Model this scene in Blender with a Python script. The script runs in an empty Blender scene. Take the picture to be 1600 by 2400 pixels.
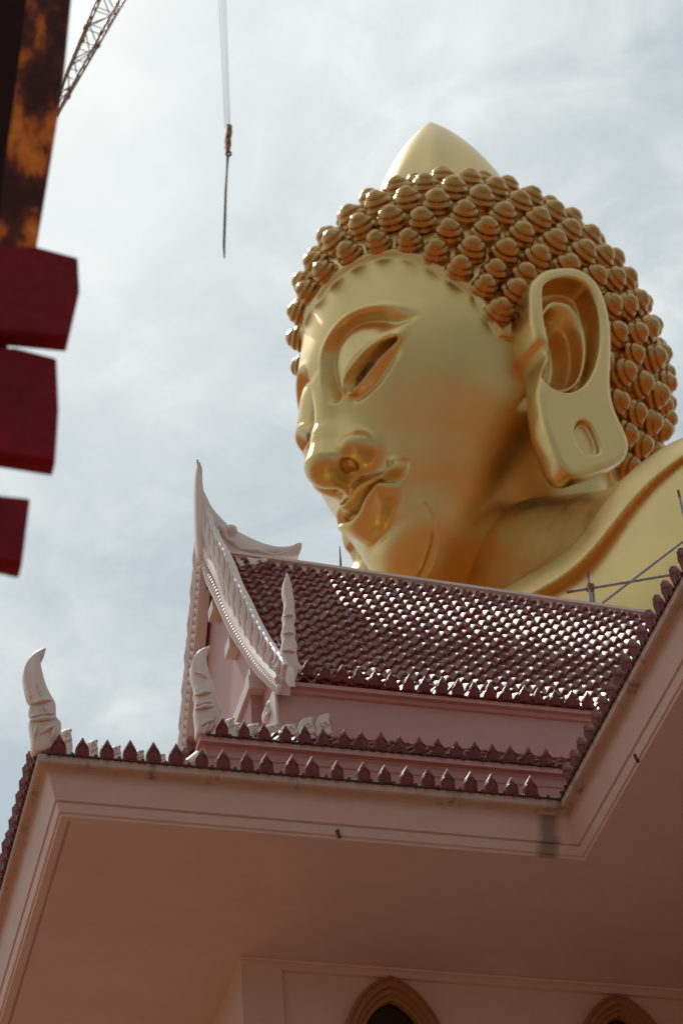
import bpy, bmesh, math, random
import numpy as np
from mathutils import Vector, Matrix
random.seed(7); rng=np.random.default_rng(7)
PI=math.pi
def rad(a): return math.radians(a)
sc=bpy.context.scene; COL=sc.collection

# ---------------------------------------------------------------- camera: long lens tilted 40 degrees up
F_PX=6230.0
CR=np.array([[0.968589,0.1093,0.223357],[-0.240858,0.635695,0.733403],[-0.061826,-0.764164,0.642053]])
CAMP=np.array([0,0,1.6])
cam=bpy.data.cameras.new('camera'); co=bpy.data.objects.new('camera',cam); COL.objects.link(co)
cam.sensor_fit='VERTICAL'; cam.sensor_height=36; cam.lens=36*F_PX/2400
cam.clip_start=.1; cam.clip_end=4000
mw=np.eye(4); mw[:3,0]=CR[:,0]; mw[:3,1]=-CR[:,1]; mw[:3,2]=-CR[:,2]; mw[:3,3]=CAMP
co.matrix_world=Matrix(mw.tolist()); sc.camera=co
cam.dof.use_dof=True; cam.dof.focus_distance=33; cam.dof.aperture_fstop=2.7
def ray(px,py): return CR@np.array([px-800,py-1200,F_PX])
def on(px,py,ax,val):
    """where the line of sight through a spot of the photograph meets the plane axis = val"""
    d=ray(px,py); return CAMP+d*(val-CAMP[ax])/d[ax]

# ---------------------------------------------------------------- object helpers
def tag(o,label=None,cat=None,group=None,kind=None):
    if label: o['label']=label
    if cat: o['category']=cat
    if group: o['group']=group
    if kind: o['kind']=kind
    return o
def empty(name,loc=(0,0,0)):
    o=bpy.data.objects.new(name,None); COL.objects.link(o); o.location=loc; o.empty_display_size=.2; return o
def link(name,me,mat=None,parent=None):
    o=bpy.data.objects.new(name,me); COL.objects.link(o)
    if mat is not None: me.materials.append(mat)
    if parent is not None:
        o.parent=parent; o.matrix_parent_inverse=Matrix.Translation(-Vector(parent.location)) if parent.type=='EMPTY' else Matrix.Identity(4)
    return o
class MB:
    """collects shapes and links them as one mesh object"""
    def __init__(s): s.v=[]; s.f=[]
    def add(s,V,F):
        b=len(s.v); s.v+= [tuple(map(float,q)) for q in V]; s.f+=[tuple(b+i for i in q) for q in F]; return s
    def box(s,lo,hi):
        x0,y0,z0=lo; x1,y1,z1=hi
        return s.add([(x0,y0,z0),(x1,y0,z0),(x1,y1,z0),(x0,y1,z0),(x0,y0,z1),(x1,y0,z1),(x1,y1,z1),(x0,y1,z1)],
                     [(0,3,2,1),(4,5,6,7),(0,1,5,4),(1,2,6,5),(2,3,7,6),(3,0,4,7)])
    def tube(s,pts,r,n=8,cap=True):
        P=[Vector(p) for p in pts]; rs=r if hasattr(r,'__len__') else [r]*len(P)
        rings=[]; ref=None
        for i,p in enumerate(P):
            d=(P[min(i+1,len(P)-1)]-P[max(i-1,0)]).normalized()
            if ref is None: ref=d.orthogonal().normalized()
            ref=(ref-d*ref.dot(d)).normalized(); q=d.cross(ref)
            rings.append([p+(ref*math.cos(2*PI*k/n)+q*math.sin(2*PI*k/n))*rs[i] for k in range(n)])
        V=[v for rg in rings for v in rg]; F=[]
        for i in range(len(P)-1):
            for k in range(n): F.append((i*n+k,i*n+(k+1)%n,(i+1)*n+(k+1)%n,(i+1)*n+k))
        if cap: F.append(tuple(range(n-1,-1,-1))); F.append(tuple((len(P)-1)*n+k for k in range(n)))
        return s.add(V,F)
    def plate(s,outline,axis,lo,hi,bev=0):
        """a polygon in the two other axes, extruded along axis; bev insets the two faces"""
        n=len(outline); P=np.array(outline,float)
        def put(q,a):
            r=[0,0,0]; o=[i for i in range(3) if i!=axis]; r[o[0]]=q[0]; r[o[1]]=q[1]; r[axis]=a; return r
        if bev:
            t=np.roll(P,-1,0)-np.roll(P,1,0); nn=np.stack([t[:,1],-t[:,0]],1); nn/=np.linalg.norm(nn,axis=1,keepdims=True)+1e-9
            area=np.sum(P[:,0]*np.roll(P[:,1],-1)-P[:,1]*np.roll(P[:,0],-1))
            if area<0: nn=-nn
            I=P-nn*bev
            L=[(I,lo),(P,lo+bev),(P,hi-bev),(I,hi)]
        else: L=[(P,lo),(P,hi)]
        V=[put(q,a) for pts,a in L for q in pts]; F=[]
        for i in range(len(L)-1):
            for k in range(n): F.append((i*n+k,i*n+(k+1)%n,(i+1)*n+(k+1)%n,(i+1)*n+k))
        F.append(tuple(range(n-1,-1,-1))); F.append(tuple((len(L)-1)*n+k for k in range(n)))
        return s.add(V,F)
    def sweep(s,prof,path,closed=False):
        """profile of (inset,z) swept along a plan path of (point, inset direction)"""
        n=len(prof); V=[]
        for (x,y),(ix,iy) in path:
            for a,z in prof: V.append((x+ix*a,y+iy*a,z))
        F=[]
        for i in range(len(path)-1):
            for k in range(n-1): F.append((i*n+k,(i+1)*n+k,(i+1)*n+k+1,i*n+k+1))
        return s.add(V,F)
    def build(s,name,mat=None,parent=None,smooth=None,mesh_only=False):
        me=bpy.data.meshes.new(name); me.from_pydata(s.v,[],s.f); me.validate(); 
        bm=bmesh.new(); bm.from_mesh(me); bmesh.ops.recalc_face_normals(bm,faces=bm.faces); bm.to_mesh(me); bm.free()
        if smooth is not None:
            me.shade_smooth()
            if smooth<179: me.set_sharp_from_angle(angle=rad(smooth))
        me.update()
        if mesh_only:
            if mat is not None: me.materials.append(mat)
            return me
        return link(name,me,mat,parent)

# ---------------------------------------------------------------- materials
def newmat(name):
    m=bpy.data.materials.new(name); m.use_nodes=True; nt=m.node_tree; b=nt.nodes['Principled BSDF']; return m,nt,b
def N(nt,t,**k):
    n=nt.nodes.new(t)
    for a,v in k.items():
        if a in n.inputs.keys() if isinstance(a,str) else False: n.inputs[a].default_value=v
        else: setattr(n,a,v)
    return n
def noise(nt,scale,detail=4,rough=.55,vec=None,dist=0):
    n=nt.nodes.new('ShaderNodeTexNoise'); n.inputs['Scale'].default_value=scale; n.inputs['Detail'].default_value=detail
    n.inputs['Roughness'].default_value=rough; n.inputs['Distortion'].default_value=dist
    if vec is not None: nt.links.new(vec,n.inputs['Vector'])
    return n.outputs['Fac']
def ramp(nt,fac,stops,mode='LINEAR'):
    r=nt.nodes.new('ShaderNodeValToRGB'); r.color_ramp.interpolation=mode
    e=r.color_ramp.elements
    while len(e)<len(stops): e.new(.5)
    for i,(p,c) in enumerate(stops):
        e[i].position=p; e[i].color=(c,c,c,1) if not hasattr(c,'__len__') else (*c,1)
    nt.links.new(fac,r.inputs['Fac']); return r.outputs['Color']
def mix(nt,fac,a,b,mode='MIX'):
    m=nt.nodes.new('ShaderNodeMix'); m.data_type='RGBA'; m.blend_type=mode
    for s,v in ((m.inputs[0],fac),(m.inputs[6],a),(m.inputs[7],b)):
        if hasattr(v,'is_output'): nt.links.new(v,s)
        elif hasattr(v,'__len__'): s.default_value=(*v,1)
        else: s.default_value=v
    return m.outputs[2]
def bump(nt,b,h,strength=.3,dist=.02):
    n=nt.nodes.new('ShaderNodeBump'); n.inputs['Strength'].default_value=strength; n.inputs['Distance'].default_value=dist
    nt.links.new(h,n.inputs['Height']); nt.links.new(n.outputs['Normal'],b.inputs['Normal'])
def objco(nt):
    g=nt.nodes.new('ShaderNodeNewGeometry'); return g.outputs['Position']
def scaled(nt,vec,s):
    m=nt.nodes.new('ShaderNodeMapping'); m.inputs['Scale'].default_value=s; nt.links.new(vec,m.inputs['Vector']); return m.outputs['Vector']

def mat_gold(name,col,rough,bumps=0.0):
    m,nt,b=newmat(name); P=objco(nt)
    n1=noise(nt,.35,3,.5,P)
    c=mix(nt,ramp(nt,n1,[(.35,0),(.7,1)]),col,tuple(v*f for v,f in zip(col,(.95,.93,.88))))
    nt.links.new(c,b.inputs['Base Color']); b.inputs['Metallic'].default_value=1
    r=ramp(nt,noise(nt,1.2,5,.6,P),[(.3,rough*.85),(.7,rough*1.15)])
    nt.links.new(r,b.inputs['Roughness'])
    if bumps: bump(nt,b,noise(nt,.6,2,.4,P),bumps,.05)
    return m
GOLD=mat_gold('gold_skin',(.73,.52,.215),.32,.12)
GOLD_CURL=mat_gold('gold_curl',(.50,.28,.095),.25)
GOLD_EAR=GOLD
def mat_plaster(name,col,stain=.5,rough=.55,dirt=(.16,.13,.11)):
    m,nt,b=newmat(name); P=objco(nt)
    n1=noise(nt,1.6,6,.6,P); n2=noise(nt,9,5,.6,P)
    st=noise(nt,1.0,5,.65,scaled(nt,P,(5.5,5.5,.7)))
    c=mix(nt,ramp(nt,n1,[(.3,0),(.75,1)]),col,tuple(v*.90 for v in col))
    c=mix(nt,ramp(nt,n2,[(.55,0),(.85,.25)]),c,tuple(v*.7 for v in col))
    c=mix(nt,ramp(nt,st,[(.66-.12*stain,0),(.82-.06*stain,stain)]),c,dirt)
    nt.links.new(c,b.inputs['Base Color']); b.inputs['Roughness'].default_value=rough
    bump(nt,b,noise(nt,22,5,.6,P),.12,.01)
    return m
PLASTER=mat_plaster('pink_plaster',(.66,.55,.52),.12)
PLASTER_FASCIA=mat_plaster('rose_plaster',(.56,.33,.30),.12)
WHITE=mat_plaster('white_plaster',(.80,.71,.67),.35,.45)
LIP=mat_plaster('weathered_lip',(.50,.385,.335),.95,.7,(.07,.055,.05))

def world():
    w=bpy.data.worlds.new('World'); sc.world=w; w.use_nodes=True; nt=w.node_tree
    bg=nt.nodes['Background']; bg.inputs['Strength'].default_value=.10
    sky=nt.nodes.new('ShaderNodeTexSky'); sky.sky_type='NISHITA'; sky.sun_disc=False
    sky.sun_elevation=rad(SUN_EL); sky.sun_rotation=rad(SUN_ROT); sky.air_density=1.0; sky.dust_density=2.0; sky.ozone_density=1.0
    tc=nt.nodes.new('ShaderNodeTexCoord'); V=tc.outputs['Generated']
    mp=nt.nodes.new('ShaderNodeMapping'); mp.inputs['Scale'].default_value=(1,1,1.6); mp.inputs['Rotation'].default_value=(.2,.5,.6); nt.links.new(V,mp.inputs['Vector']); V2=mp.outputs['Vector']
    a=noise(nt,5.0,8,.56,V2,.35); b=noise(nt,17,8,.62,V2,.9)
    m=nt.nodes.new('ShaderNodeMath'); m.operation='MULTIPLY_ADD'; nt.links.new(b,m.inputs[0]); m.inputs[1].default_value=.38
    nt.links.new(a,m.inputs[2])
    f=ramp(nt,m.outputs[0],[(.57,.0),(.69,.42),(.82,1)])
    veil=(4.15,5.1,5.45); white=(7.5,7.95,8.05)
    c1=mix(nt,.82,sky.outputs['Color'],veil)
    c2=mix(nt,f,c1,white)
    # bright veil of thin cloud round the sun
    dp=nt.nodes.new('ShaderNodeVectorMath'); dp.operation='DOT_PRODUCT'; nt.links.new(V,dp.inputs[0]); dp.inputs[1].default_value=tuple(SUN_DIR)
    def mth(op,a,b):
        q=nt.nodes.new('ShaderNodeMath'); q.operation=op
        for k,v in enumerate((a,b)):
            if hasattr(v,'is_output'): nt.links.new(v,q.inputs[k])
            else: q.inputs[k].default_value=v
        return q.outputs[0]
    glow=mth('MULTIPLY',mth('POWER',mth('MAXIMUM',dp.outputs['Value'],0.0),32.0),1.0)
    mr=nt.nodes.new('ShaderNodeMapRange'); mr.interpolation_type='SMOOTHSTEP'; nt.links.new(dp.outputs['Value'],mr.inputs['Value'])
    mr.inputs['From Min'].default_value=-.1; mr.inputs['From Max'].default_value=.72; mr.inputs['To Min'].default_value=.50; mr.inputs['To Max'].default_value=1.0
    dim=nt.nodes.new('ShaderNodeVectorMath'); dim.operation='SCALE'; nt.links.new(c2,dim.inputs[0]); nt.links.new(mr.outputs[0],dim.inputs['Scale'])
    c3=mix(nt,glow,dim.outputs[0],(15,15,14.2))
    nt.links.new(c3,bg.inputs['Color'])
SUN_DIR=Vector((-.10,.54,.835)).normalized()
SUN_EL=math.degrees(math.asin(SUN_DIR.z)); SUN_ROT=math.degrees(math.atan2(SUN_DIR.x,SUN_DIR.y))
world()
sl=bpy.data.lights.new('sun','SUN'); sl.energy=2.7; sl.angle=rad(.6); sl.color=(1,.95,.87)
so=bpy.data.objects.new('sun',sl); COL.objects.link(so); so.rotation_euler=(-SUN_DIR).to_track_quat('-Z','Y').to_euler()
sc.view_settings.view_transform='Standard'; sc.view_settings.look='None'; sc.view_settings.exposure=0; sc.view_settings.gamma=1

# ---------------------------------------------------------------- ground
g=MB()
n=24; L=1500
g.add([(-L+2*L*i/n,-L+2*L*j/n,0) for j in range(n+1) for i in range(n+1)],[(j*(n+1)+i,j*(n+1)+i+1,(j+1)*(n+1)+i+1,(j+1)*(n+1)+i) for j in range(n) for i in range(n)])
m,nt,b=newmat('courtyard'); P=objco(nt)
c=mix(nt,ramp(nt,noise(nt,.05,6,.6,P),[(.4,0),(.65,1)]),(.30,.125,.045),(.20,.08,.03))
nt.links.new(c,b.inputs['Base Color']); b.inputs['Roughness'].default_value=.8
tag(g.build('ground',m),kind='structure')
# ---------------------------------------------------------------- implicit surface tools
def ell(p,c,r):
    q0=(p[0]-c[0])/r[0]; q1=(p[1]-c[1])/r[1]; q2=(p[2]-c[2])/r[2]
    k=np.sqrt(q0*q0+q1*q1+q2*q2)+1e-6
    g=np.sqrt((q0/r[0])**2+(q1/r[1])**2+(q2/r[2])**2)+1e-6
    return k*(k-1)/g
def smin(a,b,k):
    h=np.maximum(k-np.abs(a-b),0)/k
    return np.minimum(a,b)-h*h*k*.25
def smax(a,b,k): return -smin(-a,-b,k)
def sst(e0,e1,x):
    t=np.clip((x-e0)/(e1-e0),0,1); return t*t*(3-2*t)
def cone(p,a,b,ra,rb):
    a=np.array(a,float); b=np.array(b,float); ab=b-a; L=ab@ab
    t=np.clip(((p[0]-a[0])*ab[0]+(p[1]-a[1])*ab[1]+(p[2]-a[2])*ab[2])/L,0,1)
    return np.sqrt((p[0]-a[0]-t*ab[0])**2+(p[1]-a[1]-t*ab[1])**2+(p[2]-a[2]-t*ab[2])**2)-(ra+(rb-ra)*t)
def base(p):
    d=ell(p,(0,-.40,.57),(1.06,1.33,1.46))
    d=smin(d,ell(p,(0,.25,.10),(.84,.86,.90)),.3)
    d=smin(d,ell(p,(0,.0,-.17),(.93,1.03,1.03)),.3)
    d=smin(d,ell(p,(0,.38,-1.0),(.38,.52,.52)),.34)
    d=smin(d,ell(p,(0,.42,-.66),(.58,.58,.72)),.26)
    return d
def crom(pts,n=12,closed=False):
    P=np.array(pts,float); out=[]
    N=len(P)
    rng_=range(N) if closed else range(N-1)
    for i in rng_:
        if closed: a,b,c,d=P[(i-1)%N],P[i],P[(i+1)%N],P[(i+2)%N]
        else: a,b,c,d=P[max(i-1,0)],P[i],P[i+1],P[min(i+2,N-1)]
        for k in range(n):
            t=k/n
            out.append(.5*((2*b)+(-a+c)*t+(2*a-5*b+4*c-d)*t*t+(-a+3*b-3*c+d)*t**3))
    if not closed: out.append(P[-1])
    return np.array(out)
def dpoly(U,V,poly):
    """distance to an open polyline and the parameter 0..1 of the nearest point"""
    best=np.full(U.shape,1e9,np.float32); par=np.zeros(U.shape,np.float32); n=len(poly)-1
    for i in range(n):
        a=poly[i]; ab=poly[i+1]-a; L=ab@ab+1e-12
        t=np.clip(((U-a[0])*ab[0]+(V-a[1])*ab[1])/L,0,1)
        d=(U-a[0]-t*ab[0])**2+(V-a[1]-t*ab[1])**2
        m=d<best; best=np.where(m,d,best); par=np.where(m,(i+t)/n,par)
    return np.sqrt(best),par
def sdpoly(U,V,poly):
    """signed distance to a closed polygon, negative inside"""
    d,_=dpoly(U,V,np.vstack([poly,poly[:1]]))
    ins=np.zeros(U.shape,bool); n=len(poly)
    for i in range(n):
        x0,y0=poly[i]; x1,y1=poly[(i+1)%n]
        if y0==y1: continue
        c=((y0>V)!=(y1>V))&(U<(x1-x0)*(V-y0)/(y1-y0)+x0)
        ins^=c
    return np.where(ins,-d,d)
def surface_net(F,gx,gy,gz):
    """naive surface nets on a rectilinear grid, returns verts, normals, quads"""
    S=F<0
    nx,ny,nz=F.shape
    c=np.zeros((nx-1,ny-1,nz-1),np.int8)
    for i in (0,1):
        for j in (0,1):
            for k in (0,1): c+=S[i:nx-1+i,j:ny-1+j,k:nz-1+k]
    act=(c>0)&(c<8); idx=np.full(act.shape,-1,np.int64)
    I,J,K=np.nonzero(act); n=len(I); idx[I,J,K]=np.arange(n)
    G=(gx.astype(float),gy.astype(float),gz.astype(float))
    acc=np.zeros((n,3)); cnt=np.zeros(n)
    corners=[(i,j,k) for i in (0,1) for j in (0,1) for k in (0,1)]
    val={q:F[I+q[0],J+q[1],K+q[2]].astype(float) for q in corners}
    pos={q:np.stack([G[0][I+q[0]],G[1][J+q[1]],G[2][K+q[2]]],1) for q in corners}
    for a in corners:
        for ax in range(3):
            if a[ax]: continue
            b=list(a); b[ax]=1; b=tuple(b)
            va,vb=val[a],val[b]; m=(va<0)!=(vb<0)
            t=np.where(m,va/np.where(m,va-vb,1),0)
            acc+=np.where(m[:,None],pos[a]+(pos[b]-pos[a])*t[:,None],0); cnt+=m
    V=acc/cnt[:,None]
    # gradient normals
    nrm=np.zeros((n,3))
    h=np.stack([G[0][I+1]-G[0][I],G[1][J+1]-G[1][J],G[2][K+1]-G[2][K]],1)
    for ax in range(3):
        for q in corners: nrm[:,ax]+=val[q]*(1 if q[ax] else -1)/h[:,ax]
    quads=[]
    for ax in range(3):
        sl=[slice(None)]*3; sl2=[slice(None)]*3
        sl[ax]=slice(0,-1); sl2[ax]=slice(1,None)
        A=S[tuple(sl)]; B=S[tuple(sl2)]
        E=A!=B
        o=[a for a in range(3) if a!=ax]
        inner=[slice(None)]*3
        for a in o: inner[a]=slice(1,-1)
        Ei=np.zeros_like(E); Ei[tuple(inner)]=E[tuple(inner)]
        x,y,z=np.nonzero(Ei); P=[x,y,z]; d=A[x,y,z]
        def g(d1,d2):
            Q=[x.copy(),y.copy(),z.copy()]; Q[o[0]]=Q[o[0]]-d1; Q[o[1]]=Q[o[1]]-d2
            return idx[Q[0],Q[1],Q[2]]
        q=np.stack([g(1,1),g(0,1),g(0,0),g(1,0)],1)
        flip=d if ax!=1 else ~d
        q[~flip]=q[~flip][:,::-1]
        quads.append(q)
    return V,nrm,np.vstack(quads)
def grid_mesh(name,V,N,Q):
    me=bpy.data.meshes.new(name)
    me.vertices.add(len(V)); me.vertices.foreach_set('co',V.astype(np.float32).ravel())
    me.loops.add(Q.size); me.loops.foreach_set('vertex_index',Q.astype(np.int32).ravel())
    me.polygons.add(len(Q)); me.polygons.foreach_set('loop_start',np.arange(0,Q.size,4,dtype=np.int32))
    me.update(calc_edges=True); me.shade_smooth()
    if N is not None:
        N=N/(np.linalg.norm(N,axis=1,keepdims=True)+1e-9)
        me.normals_split_custom_set_from_vertices(N.tolist())
    return me
def relax(V,Q,it=2,lam=.5):
    a=np.concatenate([Q[:,0],Q[:,1],Q[:,2],Q[:,3]]); b=np.concatenate([Q[:,1],Q[:,2],Q[:,3],Q[:,0]])
    i=np.concatenate([a,b]); j=np.concatenate([b,a]); n=len(V); c=np.bincount(i,minlength=n)[:,None]+1e-9
    for k in range(it):
        for l in (lam,-lam*1.03):
            A=np.stack([np.bincount(i,weights=V[j,q],minlength=n) for q in range(3)],1)/c
            V=V+(A-V)*l
    return V
def axis(segs):
    out=[segs[0][0]]
    for a,b,h in segs:
        n=max(1,round((b-a)/h)); out+=list(np.linspace(a,b,n+1)[1:])
    return np.array(out,np.float32)

# ---------------------------------------------------------------- statue head (head units: x = its left, y = forward, z = up)
HAIR=np.array([(0.0,.905,.905),(.259,.85,.963),(.463,.759,.94),(.624,.655,.869),(.756,.56,.71),(.858,.466,.493),(.927,.361,.32),(.947,.346,.118),(.962,.294,-.045),(.985,.16,-.125),(.99,.04,-.064),(1.0,-.05,.0)])
def hair_rho(psi):
    """angle from the forward axis at which the hair begins, by angle round that axis (psi: 90 = up, 0 = side, -90 = down)"""
    hp=[np.degrees(np.arctan2(z-.1,x)) for x,y,z in HAIR[:-3]]
    hr=[np.degrees(np.arctan2(math.hypot(x,z-.1),y)) for x,y,z in HAIR[:-3]]
    hp=[-90,-62,-50,-38,-26,-16,-10]+hp[::-1]; hr=[120,118,116,112,107,98,86]+hr[::-1]
    return np.interp(psi,hp,hr)
def hair_mask(p):
    """positive inside the hair, in head units along the skin"""
    x=np.abs(p[0]); y=p[1]; z=p[2]-.1
    rad=np.sqrt(x*x+z*z); psi=np.degrees(np.arctan2(z,x)); rho=np.degrees(np.arctan2(rad,y))
    return np.radians(rho-hair_rho(psi))*np.sqrt(rad*rad+y*y)

def face_disp(X,Z):
    """relief of brows, eyes on the frontal plane"""
    bo=crom([(.085,-.12),(.072,.03),(.088,.25),(.124,.348),(.194,.420),(.303,.470),(.427,.466),(.564,.410),(.663,.332),(.79,.222)],8)
    bi=crom([(.150,-.14),(.118,.04),(.120,.21),(.150,.312),(.212,.378),(.303,.412),(.400,.385),(.490,.322),(.575,.245),(.70,.190)],8)
    lid=crom([(.245,-.125),(.255,-.085),(.277,-.045),(.326,-.012),(.415,.034),(.517,.080),(.614,.094),(.680,.088)],8)
    low=crom([(.245,-.125),(.264,-.145),(.305,-.146),(.372,-.128),(.44,-.088),(.515,-.034),(.605,.030),(.680,.088)],8)
    bag=crom([(.235,-.17),(.278,-.212),(.365,-.205),(.45,-.172),(.529,-.108),(.6,-.036),(.65,.03)],8)
    D=np.zeros_like(X)
    do,po=dpoly(X,Z,bo); di,pi=dpoly(X,Z,bi); dl,pl=dpoly(X,Z,lid); dw,pw=dpoly(X,Z,low); dg,pg=dpoly(X,Z,bag)
    outer=1-sst(.50,.78,X)
    DP=.108*outer*sst(-.20,-.07,Z)
    band=sdpoly(X,Z,np.vstack([bo,bi[::-1]]))
    t=do/(do+di+1e-6)
    D=np.where(band<0,-DP*sst(-.05,1.0,t),D)
    D+=.012*np.exp(-(do/.022)**2)*(1-sst(.60,.78,X))*sst(.0,.2,Z)*(band>=0)
    dome=sdpoly(X,Z,np.vstack([bi,lid[::-1]]))
    u=di/(di+dl+1e-6)
    D=np.where(dome<0,-DP+(DP+.028)*u**.45,D)
    eye=sdpoly(X,Z,np.vstack([lid,low[::-1]]))
    e=np.clip(-eye,0,1); fade=1-sst(.55,.68,X)
    D=np.where(eye<0,.03-(.105*fade+.03)*sst(0,.030,dl)+.035*np.exp(-((X-.40)/.15)**2)*sst(0,.08,dl)*fade+.02*sst(.03,0,dw),D)
    D+=.016*np.exp(-((dl-.004)/.011)**2)*sst(0,.08,pl)*(1-sst(.80,.98,pl))
    D-=.016*np.exp(-((dl-.030)/.009)**2)*sst(.05,.2,pl)*(1-sst(.72,.9,pl))*(dome<0)
    lbd=sdpoly(X,Z,np.vstack([low,bag[::-1]]))
    v=dw/(dw+dg+1e-6)
    D=np.where((lbd<0)&(eye>=0),.030*(1-sst(0,1,v))+.006*np.sin(PI*2*v),D)
    D-=.020*np.exp(-(dg/.022)**2)*sst(0,.15,pg)*(1-sst(.7,1,pg))*(eye>=0)
    ri=np.sqrt(((X-.375))**2+((Z+.055)*1.0)**2)
    D+=np.where(eye<-.008,.012*np.exp(-((ri-.066)/.012)**2)-.014*np.exp(-(ri/.024)**2),0)
    return D
def mouth_disp(X,Z):
    X=X/.94
    up=crom([(0,-.812),(.03,-.795),(.075,-.770),(.12,-.768),(.19,-.790),(.269,-.818),(.325,-.814),(.362,-.794),(.378,-.768)],8)
    pa=crom([(0,-.940),(.055,-.930),(.11,-.903),(.17,-.886),(.23,-.882),(.293,-.874),(.352,-.847),(.390,-.802),(.378,-.768)],8)
    lo=crom([(0,-1.135),(.06,-1.137),(.13,-1.110),(.20,-1.062),(.26,-1.000),(.300,-.930)],8)
    U=sdpoly(X,Z,np.vstack([up,pa[::-1]]))
    du,pu=dpoly(X,Z,up); dp,pp=dpoly(X,Z,pa)
    D=np.zeros_like(X)
    t=du/(du+dp+1e-6); wd=sst(0,.30,1-pp)
    D=np.where(U<0,.036+(.024+.062*wd)*sst(0,1,t)-.014*np.exp(-((t-.33)/.09)**2)-.008*np.exp(-((t-.66)/.07)**2),D)
    D+=np.where(U<0,.0,.022*np.exp(-(du/.013)**2)*sst(1.0,.85,pu))
    loc=np.vstack([pa[:len(pa)*5//8],lo[::-1]])
    Lw=sdpoly(X,Z,loc); dlo,plo=dpoly(X,Z,lo)
    v=dp/(dp+dlo+1e-6)
    D=np.where((Lw<0)&(U>=0),-.010+.125*sst(0,.45,v)-.045*sst(.6,1,v)-.009*np.exp(-((v-.30)/.06)**2)*sst(.05,.15,X),D)
    D-=.034*np.exp(-(dp/.017)**2)*sst(.0,.06,1-pp)
    c=np.sqrt((X-.350)**2+(Z+.770)**2)
    D+=.018*np.exp(-((c-.026)/.011)**2)*(Z>-.780)
    D-=.022*np.exp(-((X/.18)**2+((Z+1.16)/.045)**2))
    D+=.04*np.exp(-(X/.20)**2-((Z+.88)/.18)**2)
    D-=.016*np.exp(-(X/.028)**2-((Z+.755)/.04)**2)
    return D
def head_field(gx,gy,gz):
    X,Y,Z=np.meshgrid(gx,gy,gz,indexing='ij',sparse=True)
    AX=np.abs(X); p=(AX,Y,Z)
    d=base(p)
    # neck
    nk=cone(p,(0,-.38,-.9),(0,-.62,-2.7),.66,.80)
    nk=np.maximum(nk,-Z-2.75)
    d=smin(d,nk,.22)
    # hollow of the skull behind each ear bowl, so the bowls can be deep
    d=smax(d,-ell(p,(1.14,-.05,-.17),(.25,.30,.48)),.02)
    # mouth relief goes on before the nose so that the two stay separate
    X2,Z2=np.meshgrid(gx,gz,indexing='ij'); A2=np.abs(X2).astype(np.float32); Z2=Z2.astype(np.float32)
    kk=np.exp(-.5*(np.arange(-4,5)/1.5)**2); kk/=kk.sum()
    def relief(fn):
        m=(A2<.95)&(Z2>-1.40)&(Z2<.65)
        D=np.zeros_like(A2); D[m]=fn(A2[m],Z2[m])
        for ax_ in (0,1): D=sum(w_*np.roll(D,s_,ax_) for w_,s_ in zip(kk,range(-4,5)))
        return D[:,None,:]*sst(.25,.6,gy)[None,:,None]
    d=d-relief(mouth_disp)
    # nose
    n=cone(p,(0,1.08,.10),(0,1.20,-.40),.055,.085)
    n=smin(n,cone(p,(0,1.20,-.38),(0,1.250,-.615),.085,.150),.06)
    side=cone(p,(.0,1.00,-.10),(.13,1.06,-.56),.08,.15)
    n=smin(n,side,.10)
    d=smin(d,n,.09)
    w=ell(p,(.172,1.080,-.572),(.122,.158,.112))
    d=smin(d,w,.022)
    col=cone(p,(0,1.24,-.70),(0,1.11,-.735),.045,.05)
    d=smin(d,col,.06)
    d=smax(d,-ell(p,(.125,1.165,-.680),(.044,.066,.055)),.025)
    # chin ball, jowl
    d=smin(d,ell(p,(0,.68,-1.26),(.28,.17,.20)),.32)
    # crease under the jaw
    cr=None; pts=[(.40,.86,-1.12),(.37,.80,-1.22),(.33,.78,-1.30),(.27,.77,-1.36),(.14,.76,-1.43),(-.02,.75,-1.46)]
    def core(q): return smin(smin(base(q),cone(q,(0,-.38,-.9),(0,-.62,-2.7),.66,.80),.22),ell(q,(0,.68,-1.26),(.28,.17,.20)),.32)
    sn=[]
    for q in pts:
        q=np.array(q,float)
        for _ in range(12):
            g=np.array([core(q+np.eye(3)[i]*1e-3)-core(q-np.eye(3)[i]*1e-3) for i in range(3)]).ravel(); g/=np.linalg.norm(g); q=q-g*core(q)
        sn.append(q)
    rs=[.000,.007,.010,.012,.012,.010]
    for i in range(len(sn)-1):
        q_=cone(p,sn[i],sn[i+1],rs[i],rs[i+1]); cr=q_ if cr is None else np.minimum(cr,q_)
    d=smax(d,-cr,.022)
    d=d-relief(face_disp)
    # the hair cap: a step at the hairline with a fine rim
    hm=hair_mask(np.broadcast_arrays(AX,Y,Z))
    lim=np.where(np.broadcast_to(Z,d.shape)>-1.35,1,0)
    d=d-(.022*sst(-.02,.02,hm)+.012*np.exp(-((hm-.02)/.022)**2))*lim
    # scalloped edge just below
    return d.astype(np.float32)
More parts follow.
